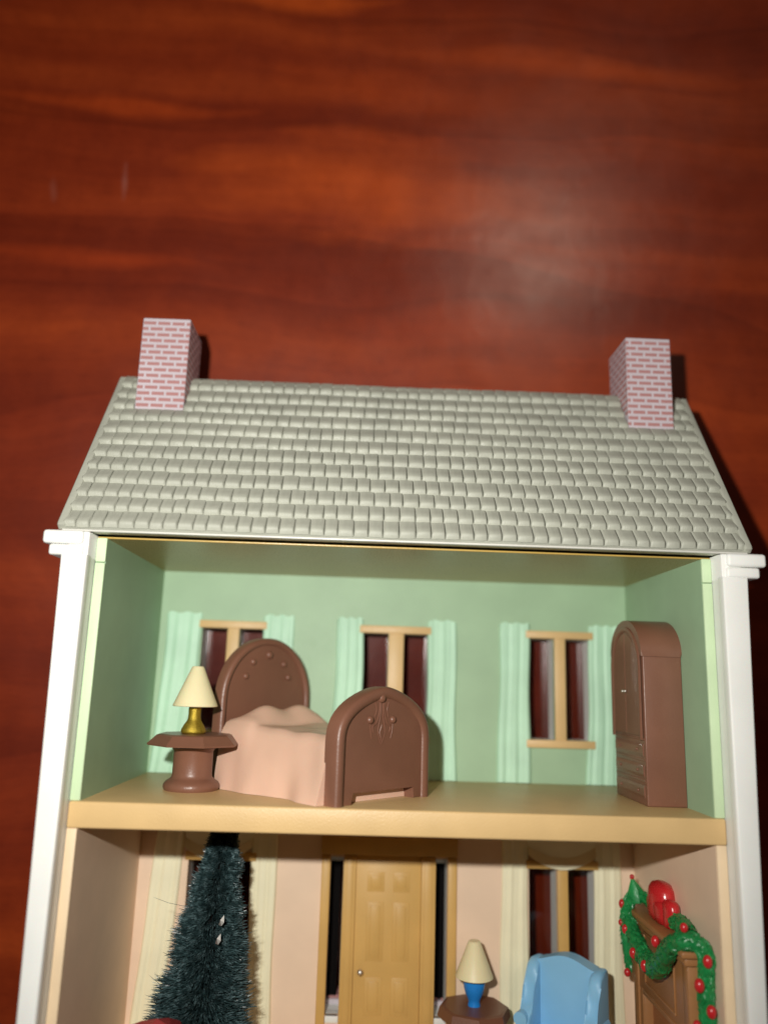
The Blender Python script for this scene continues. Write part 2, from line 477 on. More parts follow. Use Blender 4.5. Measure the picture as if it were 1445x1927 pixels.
# side walls of the rooms: coloured liners whose pale front edges show
for s in (-1, 1):
    for (ya, yb_, mt, me_) in ((YB, YT, 'green', 'greenedge'), (YF, YL, 'peach', 'peachedge')):
        if me_ == 'peachedge' and 'peachedge' not in M: M['peachedge'] = paint('pale_peach_edge', (0.72, 0.55, 0.36), 0.5, var=0.05)
        bm = new(); box(bm, min(s * A, s * (A + S_)), max(s * A, s * (A + S_)), ya, yb_, -DB - 0.08, -0.05)
        wl = part('side_wall', bm, M[mt], smooth=False)
        bm = new()
        x0, x1 = sorted((s * (A - 0.004), s * (A + S_ + 0.003)))
        if me_ == 'greenedge':          # the upper edge strip is made of two lengths that meet in a fine joint
            box(bm, x0, x1, ya, 1.672, -0.05, 0.0, 0.022)
            box(bm, x0, x1, 1.68, yb_ + 0.01, -0.05, 0.0, 0.022)
        else: box(bm, x0, x1, ya, yb_, -0.05, 0.0, 0.022)
        part('edge_strip', bm, M[me_], wl)
    # white outer side and the proud pilaster in front of it, with its stepped capital
    xa, xb = sorted((s * 5.172, s * 5.42))
    bm = new(); box(bm, xa, xb, YF - 0.35, 2.12, -DB - 0.1, 0.25); part('outer_side', bm, M['white'], smooth=False)
    bm = new()
    prism(bm, [(s * 5.165, YF - 0.36), (s * 5.165, 1.74), (s * 5.585, 1.74), (s * 5.40, YF - 0.36)], 'z', 0.2, 0.4, 0.03, 3)
    part('pilaster', bm, M['white'])
    cap = part('capital', (lambda q: (box(q, *sorted((s * 5.25, s * 5.90)), 1.905, 2.13, -DB - 0.3, 0.43, 0.055, 4), q)[1])(new()), M['white'])
    bm = new(); box(bm, *sorted((s * 5.235, s * 5.79)), 1.72, 1.90, -DB - 0.25, 0.412, 0.045, 3); obj('capital_step', bm, M['white'], cap)
    bm = new(); box(bm, *sorted((s * 5.167, s * 5.5)), 1.70, 2.125, -DB - 0.1, 0.36, 0.03, 2); obj('capital_block', bm, M['white'], cap)
# cornice along the facade (the house lies on it)
bm = new(); box(bm, -5.9, 5.9, 1.907, 2.135, -4.74, ZO + 0.02, 0.03); part('cornice', bm, M['white'])

# ceiling, the slab between the rooms, lower floor
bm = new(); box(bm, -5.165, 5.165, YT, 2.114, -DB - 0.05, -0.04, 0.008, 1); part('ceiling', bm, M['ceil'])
bm = new()
box(bm, -A - S_, A + S_, YL, YB, -DB - 0.05, 0.03, 0.035, 3)
part('floor', bm, M['tan'])
bm = new(); box(bm, -A - S_, A + S_, YF - 0.35, YF, -DB - 0.05, 0.03, 0.035, 3); part('floor', bm, M['tan'])

# upper windows: golden rails and a centre mullion, moulded curtains left and right
def curtain_mesh(name, x_top0, x_top1, x_bot0, x_bot1, y0, y1, mat, folds, seed, flare=2.2, relief=0.05, z=-DB):
    """a moulded curtain standing off the wall: gathered head, soft vertical folds, wavy hem"""
    rnd = random.Random(seed)
    nx, ny = 30, 14
    bm = new()
    ph = [rnd.uniform(0, 6.28) for _ in range(4)]
    grid = []
    for j in range(ny + 1):
        t = j / ny
        y = y1 + (y0 - y1) * t
        k = t ** flare
        xa = x_top0 + (x_bot0 - x_top0) * k + 0.012 * math.sin(9 * t + ph[2]); xb = x_top1 + (x_bot1 - x_top1) * k + 0.015 * math.sin(8 * t + ph[3])
        row = []
        for i in range(nx + 1):
            u = i / nx
            f = 0.5 + 0.5 * math.sin(2 * PI * folds * u + ph[0] + 0.5 * math.sin(3 * t + ph[1]))
            f2 = 0.5 + 0.5 * math.sin(2 * PI * folds * 2.1 * u + ph[1] + 2 * t)
            edge = min(1, min(u, 1 - u) / 0.07)
            dz = (0.035 + relief * (0.55 * f + 0.25 * f2) * (0.7 + 0.3 * t)) * math.sqrt(max(0, edge))
            if j == 0: dz *= 0.5
            yy = y + (0.018 * math.sin(2 * PI * folds * u + ph[2]) + 0.012 * (edge - 1) * 3 if j == 0 else 0)
            row.append(bm.verts.new((xa + (xb - xa) * u, yy, z + max(0.002, dz))))
        grid.append(row)
    for j in range(ny):
        for i in range(nx):
            bm.faces.new((grid[j][i], grid[j + 1][i], grid[j + 1][i + 1], grid[j][i + 1]))
    rim = [grid[0][i] for i in range(nx + 1)] + [grid[j][nx] for j in range(1, ny + 1)] + [grid[ny][i] for i in range(nx - 1, -1, -1)] + [grid[j][0] for j in range(ny - 1, 0, -1)]
    back = [bm.verts.new((q.co.x, q.co.y, z - 0.004)) for q in rim]
    n = len(rim)
    for i in range(n):
        bm.faces.new((rim[i], rim[(i + 1) % n], back[(i + 1) % n], back[i]))
    return mesh(name, bm, mat, angle=60)

def window(win, y0, y1, rail, mat, bottom=True):
    x0, x1, m0, m1 = win
    bm = new()
    box(bm, x0 - 0.06, x1 + 0.06, y1, y1 + rail, -DB - 0.01, -DB + 0.07, 0.015)
    o = part('window', bm, mat)
    if bottom:
        bm = new(); box(bm, x0 - 0.06, x1 + 0.06, y0 - rail, y0, -DB - 0.01, -DB + 0.08, 0.015); obj('sill', bm, mat, o)
    bm = new(); box(bm, m0 + 0.003, m1 - 0.003, y0 - 0.004, y1 + 0.004, -DB - 0.09, -DB + 0.055, 0.015); obj('mullion', bm, mat, o)
    for (a, c) in ((x0, m0), (m1, x1)):                       # thin plastic glazing, its tint added to darken the wood behind
        bm = new(); box(bm, a - 0.005, c + 0.005, y0 - 0.005, y1 + 0.005, ZO - 0.03, ZO - 0.004); obj('pane', bm, M['pane'], o, smooth=False)
    return o

for wdef in WIN_UP: window(wdef, UP_Y0, UP_Y1, 0.16, M['tan'])
CUR_UP = [(-4.86, -4.11, -5.0, -4.26), (-2.80, -2.16, -2.80, -2.10), (-1.23, -0.66, -1.32, -0.62), (0.71, 1.33, 0.70, 1.36), (2.26, 2.90, 2.18, 2.91), (4.17, 4.82, 4.06, 4.86)]
for k, (a, bq, c, d) in enumerate(CUR_UP):
    link('curtain', curtain_mesh('curtain', a, bq, max(c, -4.995), d, YB + 0.01, 1.21, M['mint'], 2.3 + 0.35 * (k % 3), 11 + k), house)
for wdef in WIN_LO: window(wdef, LO_Y0, LO_Y1, 0.16, M['golden'])
CUR_LO = [(-4.66, -4.08, -4.92, -4.34), (-2.78, -2.26, -2.70, -2.20), (2.31, 2.84, 2.24, 2.84), (4.17, 4.72, 4.15, 4.74)]
for k, (a, bq, c, d) in enumerate(CUR_LO):
    link('curtain', curtain_mesh('curtain', a, bq, c, d, YF + 0.01, -2.85, M['cream'], 2.2 + 0.3 * (k % 2), 31 + k, flare=1.0, relief=0.055), house)
# swagged valances over the lower windows
for (x0, x1) in ((-4.1, -2.75), (2.82, 4.2)):
    bm = new()
    n = 24
    rows = []
    for j in range(7):
        t = j / 6
        row = []
        for i in range(n + 1):
            u = i / n
            drop = 0.95 + 0.27 * math.sin(PI * u) ** 0.8
            row.append(bm.verts.new((x0 + (x1 - x0) * u, YL - 0.01 - drop * t, -DB + 0.05 + 0.07 * math.sin(t * 14) * t + 0.05 * t)))
        rows.append(row)
    for j in range(6):
        for i in range(n): bm.faces.new((rows[j][i], rows[j + 1][i], rows[j + 1][i + 1], rows[j][i + 1]))
    ex = bmesh.ops.extrude_face_region(bm, geom=bm.faces[:])
    bmesh.ops.translate(bm, vec=(0, 0, -0.05), verts=[g for g in ex['geom'] if isinstance(g, bmesh.types.BMVert)])
    part('valance', bm, M['cream'])

# front door with side lights
def front_door():
    gm = M['golden']
    bm = new(); box(bm, -0.64, 0.665, YF + 0.002, -3.55, -DB - 0.02, -DB + 0.045, 0.01); d = part('door', bm, gm)
    for (x0, x1, y0, y1) in ((-0.41, -0.07, -4.23, -3.86), (0.11, 0.44, -4.23, -3.86), (-0.41, -0.07, -5.50, -4.42), (0.11, 0.44, -5.50, -4.42), (-0.41, -0.07, -6.47, -5.79), (0.11, 0.44, -6.47, -5.79)):
        bm = new()
        # sunk border and a raised field
        box(bm, x0, x1, y0, y1, -DB + 0.03, -DB + 0.054, 0.010)
        box(bm, x0 + 0.07, x1 - 0.07, y0 + 0.07, y1 - 0.07, -DB + 0.046, -DB + 0.064, 0.012)
        obj('panel', bm, gm, d)
    bm = new(); ball(bm, -0.50, -5.68, -DB + 0.13, 0.062, seg=16); lathe(bm, [(0.02, 0), (0.02, 0.02)], -0.5, -5.69, -DB + 0.07, 8); obj('knob', bm, M['silver'], d)
    for (x0, x1, zz) in ((-1.34, -1.163, 0.07), (-0.897, -0.643, 0.085), (0.668, 0.957, 0.085), (1.203, 1.385, 0.07)):
        bm = new(); box(bm, x0, x1, YF + 0.003, -3.56, -DB - 0.06, -DB + zz, 0.018)
        if zz > 0.08: box(bm, x0 + 0.06, x1 - 0.06, YF + 0.004, -3.6, -DB, -DB + zz + 0.015, 0.012)
        part('door_post', bm, gm)
    bm = new(); box(bm, -1.36, 1.40, -3.548, -3.2, -DB - 0.02, -DB + 0.09, 0.02); part('lintel', bm, gm)
    for (x0, x1) in SIDE_L:
        bm = new(); box(bm, x0 + 0.002, x1 - 0.002, SL_Y0 - 0.12, SL_Y0, -DB - 0.3, -DB + 0.03, 0.012); part('sill', bm, M['white'])
    # the porch outside: canopy, flanking piers and the brick step (seen through the side lights)
    for (xa, xb) in ((-1.24, -0.965), (0.93, 1.27)):                  # black panels added outside the side lights in place of shade
        bm = new(); box(bm, xa, xb, -6.4, -3.81, -4.76, ZO - 0.05, 0.01); part('shade_panel', bm, M['black'])
    bm = new(); box(bm, -1.55, 1.55, -3.8, -3.3, -5.08, ZO - 0.003, 0.02); box(bm, -0.86, 0.9, -6.4, -3.803, -5.05, ZO - 0.003, 0.01); part('porch', bm, M['white'])
    st = new(); box(st, -1.5, 1.5, -7.25, -6.42, -5.40, ZO - 0.004, 0.02); sp = part('step', st, M['mortar'])
    me = None
    for sx in (-1.32, -1.02, 1.0, 1.28):
        for r in range(2):
            if me is None:
                bm = new(); box(bm, -0.12, 0.12, 0, 0.07, -0.11, 0.11, 0.012, 1); me = mesh('brick', bm, M['brick'])
            link('brick', me, sp, (sx + 0.08 * r, -6.425 + 0.0 * r, -4.78 - 0.24 * r))
front_door()

# ------------------------------------------------------------------ roof with its shingles
EY, EZ, RY, RZ = 2.20, 0.30, 5.70, -2.05
SL = math.hypot(RY - EY, RZ - EZ)
SU = Vector((0, (RY - EY) / SL, (RZ - EZ) / SL))          # up the slope
SN = Vector((0, -SU.z, SU.y))                             # out of the slope
HX = 5.70
bm = new()
prism(bm, [(EY - 0.028, EZ - 0.015), (RY - 0.045, RZ), (EY - 0.028, 2 * RZ - EZ + 0.015)], 'x', -HX + 0.03, HX - 0.03, 0.0)
roof = part('roof', bm, M['roof'], smooth=False)
bm = new(); box(bm, -HX + 0.05, HX - 0.05, EY - 0.066, EY - 0.031, EZ - 0.25, EZ + 0.004, 0.010); obj('eave_edge', bm, M['eave'], roof)
bm = new(); tube(bm, [(-HX, RY - 0.055, RZ), (HX, RY - 0.055, RZ)], 0.06, 12); obj('ridge', bm, M['roof'], roof)

def shingle_mesh(name, seed):
    """one pillow-shaped shingle 1 cm wide (scaled to its own width), 0.40 up the slope"""
    rnd = random.Random(seed)
    bm = new()
    us = [0, 0.035, 0.13, 0.5, 0.87, 0.965, 1.0]
    # (distance up the slope, height off the slope)
    vs = [(0.0, 0.0), (0.022, 0.036), (0.056, 0.076), (0.086, 0.086), (0.20, 0.058), (0.41, 0.006)]
    hh = rnd.uniform(0.92, 1.08); tilt = rnd.uniform(-0.010, 0.010); bow = rnd.uniform(-0.012, 0.012)
    eh = [0.58, 0.86, 0.98, 1.0, 0.98, 0.84, 0.48]
    rows = []
    for (s, h) in vs:
        row = []
        for u, e in zip(us, eh):
            ss = s + bow * (1 - (2 * u - 1) ** 2) + tilt * (u - 0.5)
            if s < 0.06: ss += 0.022 * (1 - e)
            p = Vector((u - 0.5, 0, 0)) + SU * ss + SN * (h * e * hh)
            row.append(bm.verts.new(p))
        rows.append(row)
    for a, c in zip(rows, rows[1:]):
        for i in range(len(us) - 1): bm.faces.new((a[i], a[i + 1], c[i + 1], c[i]))
    return bm
sh_meshes = [mesh('shingle', shingle_mesh('shingle', s), M['roof'], angle=75) for s in range(10)]
rest = new()
PITCH = 0.352
n_single = 0
for r in range(12):
    row_off = 0.008 * math.sin(r * 1.7)
    # near the ridge the rows stop at the chimneys' flanks
    spans = [(-HX + 0.05, HX - 0.07)] if r < 9 else [(-HX + 0.05, -5.235), (-4.295, 4.345), (5.245, HX - 0.07)]
    for (xs0, xs1) in spans:
        x = xs0 - random.uniform(0, 0.06)
        while x < xs1 - 0.03:
            wd = random.uniform(0.215, 0.285)
            if xs1 - (x + wd) < 0.08: wd = xs1 - x
            if x < xs0: wd -= xs0 - x; x = xs0
            s = 0.02 + PITCH * r + row_off + 0.010 * math.sin(x * 1.3 + r) + random.uniform(-0.006, 0.006)
            p = Vector((x + wd / 2, EY, EZ)) + SU * s - SN * 0.012
            g = wd - 0.006
            if r < 6 and n_single < 300:
                link('shingle', random.choice(sh_meshes), roof, p, (g, 1, random.uniform(0.95, 1.05)))
                n_single += 1
            else:
                q = shingle_mesh('s', random.randint(0, 30))
                for vv in q.verts: vv.co = Vector((vv.co.x * g, vv.co.y, vv.co.z)) + p
                tmp = bpy.data.meshes.new('tmp'); q.to_mesh(tmp); q.free(); rest.from_mesh(tmp); bpy.data.meshes.remove(tmp)
            x += wd
o = obj('upper_shingles', rest, M['roof'], roof, angle=75)
o['kind'] = 'stuff'

for sx in (-1, 1):                                        # the plain margins along both gables
    bm = new()
    xa, xb = sorted((sx * (HX + 0.035), sx * (HX - 0.10)))
    prism(bm, [tuple((Vector((0, EY, EZ)) + SU * a_ + SN * h_)[1:]) for a_, h_ in ((-0.005, -0.06), (0.01, 0.035), (0.06, 0.055), (SL - 0.02, 0.045), (SL + 0.02, -0.06))], 'x', xa, xb, 0.03, 3)
    obj('gable_margin', bm, M['roof'], roof)

# chimneys: mortar body and thin bricks, one by one
def chimney(x0, x1, off):
    z0, z1, y0, y1 = -2.58, -1.50, 4.25, 6.77
    bm = new(); box(bm, x0, x1, y0, y1, z0, z1, 0.012, 1)
    ch = part('chimney', bm, M['mortar'])
    bl, bh, px, py, t = 0.236, 0.064, 0.279, 0.1215, 0.007
    memo = {}
    def brick(length, face):
        key = (round(length, 3), face)
        if key not in memo:
            bm = new()
            if face == 'z': box(bm, 0, length, 0, bh, -0.004, t, 0.004, 1)
            else: box(bm, -0.004, t, 0, bh, 0, length, 0.004, 1)
            memo[key] = mesh('brick', bm, M['brick'], smooth=False)
        return memo[key]
    row = 0
    y = 4.93 - 6 * py
    while y + bh < y1 - 0.01:
        shift = off + (px / 2 if row % 2 else 0)
        if y > 4.80:
            k = -1
            while True:
                a = x0 + shift + k * px; e = a + bl
                k += 1
                if a > x1 - 0.03: break
                a, e = max(a, x0 + 0.004), min(e, x1 - 0.004)
                if e - a < 0.03: continue
                link('brick', brick(e - a, 'z'), ch, (a, y, z1))
        for side in ((x1, 1), (x0, -1)):
            if (side[1] == 1) != (x0 < 0): continue                # the flank that faces the middle of the roof
            k = -1
            while True:
                a = z0 + shift + k * px; e = a + bl
                k += 1
                if a > z1 - 0.03: break
                a, e = max(a, z0 + 0.004), min(e, z1 - 0.004)
                if e - a < 0.03: continue
                # leave out bricks that would lie inside the roof
                zz = (a + e) / 2
                roof_y = RY - abs(zz - RZ) * (RY - EY) / (EZ - RZ)
                if y + bh < roof_y: continue
                b_ = link('brick', brick(e - a, 'x'), ch, (side[0], y, a))
                if side[1] < 0: b_.scale = (-1, 1, 1)
        y += py; row += 1
chimney(-5.23, -4.30, 0.02)
chimney(4.35, 5.24, 0.10)

# ------------------------------------------------------------------ the upper room
def arch_path(cx, hw, y_spring, y_top, n=28, y0=0.0, gothic=False):
    pts = [(cx - hw, y0), (cx - hw, y_spring * 0.5), (cx - hw, y_spring)]
    for i in range(1, n):
        a = PI - PI * i / n
        t = math.sin(a)
        g = 0.5 * abs(math.cos(a)) + 0.5 * (1 - t ** 3) if gothic else abs(math.cos(a))
        pts.append((cx + math.copysign(hw * g, math.cos(a)), y_spring + (y_top - y_spring) * t))
    pts += [(cx + hw, y_spring), (cx + hw, y_spring * 0.5), (cx + hw, y0)]
    return pts

def bed():
    root = thing('bed', 'brown arched bed under a pink bedspread standing at an angle in the green room', 'bed', (-0.965, YB, -0.05), math.radians(45.4))
    br = M['brownred']
    def board(name, cx, hw, y_spring, y_top, zf, th, notch, rim):
        path = arch_path(cx, hw, y_spring, y_top, gothic=bool(notch))
        inner = [(p[0] + (0.03 if p[0] < cx else -0.03), max(0, p[1] - 0.03) if p[1] > 0.1 else p[1]) for p in path]
        if notch:
            n0, n1, ny = notch
            inner = inner[1:-1]
            outl = [(cx - hw + 0.03, 0.0)] + inner + [(cx + hw - 0.03, 0.0), (n1, 0.0), (n1, ny), (n0, ny), (n0, 0.0)]
        else: outl = inner
        bm = new(); prism(bm, outl, 'z', zf - th + 0.03, zf - 0.045, 0.018, 2)
        o = obj(name, bm, br, root)
        bm = new()
        prof = [(0.0, zf - th), (0.0, zf - 0.05), (0.02, zf - 0.012), (0.06, zf + 0.01), (rim * 0.55, zf + 0.012), (rim * 0.85, zf - 0.005), (rim, zf - 0.055), (rim, zf - th)]
        sweep_frame(bm, path, prof)
        obj('rim', bm, br, o, angle=50)
        return o
    fb = board('footboard', 1.07, 1.15, 0.98, 1.88, 0.0, 0.30, (0.33, 1.84, 0.20), 0.20)
    # relief on the footboard: three beads, two scrolls and a diamond
    bm = new()
    for (x, y, r) in ((0.95, 1.69, 0.085), (0.69, 1.33, 0.068), (1.25, 1.33, 0.068)):
        ball(bm, x, y, -0.045, r, sz=0.85, seg=16)
    for s in (-1, 1):
        cx = 0.97
        tube(bm, smooth_path([(cx + s * 0.05, 1.62, -0.04), (cx + s * 0.06, 1.46, -0.04), (cx + s * 0.13, 1.28, -0.04), (cx + s * 0.22, 1.22, -0.04), (cx + s * 0.20, 1.12, -0.045)], 5), 0.013, 6)
        tube(bm, smooth_path([(cx + s * 0.17, 1.62, -0.045), (cx + s * 0.13, 1.50, -0.04), (cx + s * 0.17, 1.38, -0.045)], 4), 0.010, 6)
        tube(bm, smooth_path([(cx + s * 0.28, 1.26, -0.045), (cx + s * 0.26, 1.12, -0.04), (cx + s * 0.23, 1.02, -0.045)], 4), 0.011, 6)
        tube(bm, smooth_path([(cx + s * 0.02, 1.60, -0.045), (cx + s * 0.035, 1.4, -0.04), (cx + s * 0.08, 1.18, -0.04), (cx + s * 0.07, 1.08, -0.04), (cx, 0.92, -0.045)], 5), 0.011, 6)
    prism(bm, [(0.97, 1.26), (1.03, 1.12), (0.97, 0.98), (0.91, 1.12)], 'z', -0.06, -0.03, 0.01, 1)
    obj('carving', bm, br, fb)
    hb = board('headboard', 1.05, 1.12, 1.55, 2.75, -3.2, 0.24, None, 0.15)
    bm = new()
    for (x, y, r) in ((1.05, 2.42, 0.085), (0.66, 2.27, 0.07), (1.44, 2.25, 0.07), (0.50, 1.99, 0.065), (1.57, 1.99, 0.065)):
        ball(bm, x, y, -3.245, r, sz=0.8, seg=14)
    obj('carving', bm, br, hb)
    # bedspread draped to the floor over mattress and two pillows
    bm = new()
    nz = 60
    rows = []
    for j in range(nz + 1):
        t = j / nz
        z = -0.27 - 2.80 * t
        az = -z
        sL = -0.12 - 0.035 * az - 0.05 * math.exp(-((az - 0.35) / 0.28) ** 2)
        sR = 2.22 - 0.05 * az
        pill = 1 / (1 + math.exp(-(az - 2.28) / 0.07))
        top = 1.10 - 0.02 * math.sin(az * 2.0)
        row = []
        def fold(y):
            k = (1 - y / top)
            f = 0.06 * math.sin(3.3 * az + 0.5 + 0.8 * y) + 0.034 * math.sin(7.6 * az + 2.0 - 1.4 * y) * math.sin(1.7 * az + 0.4) 
            return f * max(0, k) ** 1.4
        side = 13
        for i in range(side):
            q = i / (side - 1)
            y = 0.004 + (top - 0.14) * q
            x = sL + 0.17 * q ** 1.1 - fold(y) - 0.06 * pill * (0.5 + q * 0.5) - 0.03 * (1 - q) ** 3
            row.append((x, y))
        xl = sL + 0.17
        xr = sR - 0.17
        for i in range(1, 24):
            q = i / 24
            x = xl + (xr - xl) * q
            rr = min(1.0, min(x - xl, xr - x) / 0.16)
            y = top - 0.14 + 0.14 * math.sqrt(max(0, 1 - (1 - rr) ** 2))
            bumps = 0.30 * (math.exp(-((x - 0.62) / 0.42) ** 2) + math.exp(-((x - 1.50) / 0.42) ** 2))
            prof = math.exp(-((az - 2.72) / 0.36) ** 2)
            y += bumps * prof * pill + 0.05 * pill * rr
            y += 0.010 * math.sin(5 * x + 3 * az) + 0.01 * math.sin(9 * az - 4 * x)
            y -= 0.025 * math.exp(-((az - 2.24) / 0.09) ** 2) * rr
            row.append((x - 0.05 * pill * (1 - q), y))
        for i in range(side):
            q = 1 - i / (side - 1)
            y = 0.004 + (top - 0.14) * q
            row.append((sR - 0.17 * q + fold(y) * 0.8, y))
        rows.append([bm.verts.new((x, y, z)) for x, y in row])
    for a, c in zip(rows, rows[1:]):
        for i in range(len(a) - 1): bm.faces.new((a[i], a[i + 1], c[i + 1], c[i]))
    bm.faces.new(rows[0]); bm.faces.new(list(reversed(rows[-1])))
    obj('bedspread', bm, M['pink'], root, angle=65)
bed()

def octagon_table(name, label, loc, r_top, r_bot, h, r_col, mats, rot=PI / 8):
    root = thing(name, label, 'table', loc)
    bm = new()
    rings = [(r_bot * 0.60, h - 0.215), (r_bot * 0.98, h - 0.195), (r_bot, h - 0.165), (r_top, h - 0.02), (r_top - 0.05, h)]
    lathe(bm, [(r / math.cos(PI / 8), y) for r, y in rings], n=8, rot=rot)
    obj('tabletop', bm, mats, root, angle=20)
    bm = new()
    k = r_col
    lathe(bm, [(k * 1.34, 0), (k * 1.42, 0.045), (k * 1.40, 0.10), (k * 1.30, 0.15), (k * 1.12, 0.19), (k * 1.03, 0.22), (k, 0.27), (k, h - 0.30), (k * 1.06, h - 0.27), (k * 1.10, h - 0.24)], n=48)
    obj('pedestal', bm, mats, root, angle=50)
    return root
octagon_table('nightstand', 'small brown pedestal table with octagonal top standing left of the bed', (-3.62, YB, -1.66), 0.62, 0.765, 0.955, 0.345, M['brownred'])

def lamp(label, loc, base_prof, base_mat, r0, r1, y0, y1):
    root = thing('table_lamp', label, 'lamp', loc, group='miniature table lamps')
    bm = new(); lathe(bm, base_prof, n=40); obj('lamp_base', bm, base_mat, root, angle=60)
    bm = new()
    lathe(bm, [(r0 - 0.05, y0 + 0.012), (r0 - 0.012, y0), (r0, y0 + 0.012), (r1, y1 - 0.012), (r1 - 0.015, y1), (r1 - 0.04, y1 - 0.004)], n=56)
    obj('lamp_shade', bm, M['shade'], root, angle=50)
lamp('miniature lamp with gold base and cream cone shade on the nightstand', (-3.655, YB + 0.956, -1.66),
     [(0.20, 0), (0.222, 0.025), (0.215, 0.07), (0.175, 0.15), (0.128, 0.215), (0.112, 0.26), (0.108, 0.34), (0.112, 0.42), (0.104, 0.5), (0.1, 0.56)], M['gold'], 0.40, 0.108, 0.47, 1.18)

def wardrobe():
    x0, x1, z0, z1 = 4.30, 5.0, -2.76, -1.07
    root = thing('wardrobe', 'tall brown arched wardrobe with two doors and three drawers against the green wall', 'wardrobe', ((x0 + x1) / 2, YB, (z0 + z1) / 2))
    ox, oz = (x0 + x1) / 2, (z0 + z1) / 2
    hx, hz = (x1 - x0) / 2, (z1 - z0) / 2
    br = M['brownred']
    bm = new(); box(bm, -hx, hx, 0, 2.57, -hz, hz, 0.025, 3); obj('body', bm, br, root)
    # barrel top, slightly wider than the body
    n = 26
    pts = [(2.55, hz + 0.03)] + [(2.60 + 0.64 * math.sin(PI * i / n), (hz + 0.03) * math.cos(PI * i / n)) for i in range(n + 1)] + [(2.55, -hz - 0.03)]
    bm = new(); prism(bm, pts, 'x', -hx - 0.035, hx, 0.03, 3); obj('barrel_top', bm, br, root, angle=35)
    # arched frame on the front (the front looks left)
    bm = new()
    path = arch_path(0, hz - 0.14, 2.35, 3.02, y0=1.10)
    sweep_frame(bm, path, [(-0.1, 0), (-0.1, 0.02), (-0.08, 0.035), (-0.02, 0.035), (0, 0.02), (0, 0)])
    for vv in bm.verts: vv.co = Vector((-hx - 0.03 - vv.co.z, vv.co.y, vv.co.x))
    obj('door_frame', bm, br, root)
    for s in (-1, 1):
        half = [(p[1], s * abs(p[0])) for p in arch_path(0, hz - 0.17, 2.35, 2.98, y0=1.18) if p[0] * s >= -1e-6]
        half = [(y, s * max(abs(z), 0.012)) for y, z in half]
        if s < 0: half = half + [(1.18, -0.012)]
        else: half = [(1.18, 0.012)] + half[::1]
        bm = new(); prism(bm, half, 'x', -hx - 0.045, -hx + 0.01, 0.006, 1)
        d = obj('door', bm, br, root, smooth=False)
        bm = new(); ball(bm, -hx - 0.075, 1.93, s * 0.075, 0.030, seg=12); obj('handle', bm, M['silver'] if s > 0 else M['silver'], d)
    for (y0, y1) in ((0.82, 1.04), (0.475, 0.685), (0.125, 0.34)):
        bm = new()
        prism(bm, [(y0, -hx - 0.008), (y0 + 0.05, -hx - 0.024), (y1 - 0.05, -hx - 0.024), (y1, -hx - 0.008), (y1, -hx + 0.02), (y0, -hx + 0.02)], 'z', -hz + 0.09, hz - 0.09, 0.0)
        for vv in bm.verts: vv.co = Vector((vv.co.y, vv.co.x, vv.co.z))
        d = obj('drawer', bm, br, root, smooth=False)
        for s in (-1, 1):
            bm = new(); ball(bm, -hx - 0.025, (y0 + y1) / 2, s * (hz - 0.38), 0.028, seg=10); obj('knob', bm, br, d)
    bm = new()
    for yy in (1.09, 0.74, 0.39): box(bm, -hx - 0.012, -hx + 0.01, yy, yy + 0.045, -hz + 0.05, hz - 0.05, 0.01, 1)
    obj('rail', bm, br, root)
wardrobe()

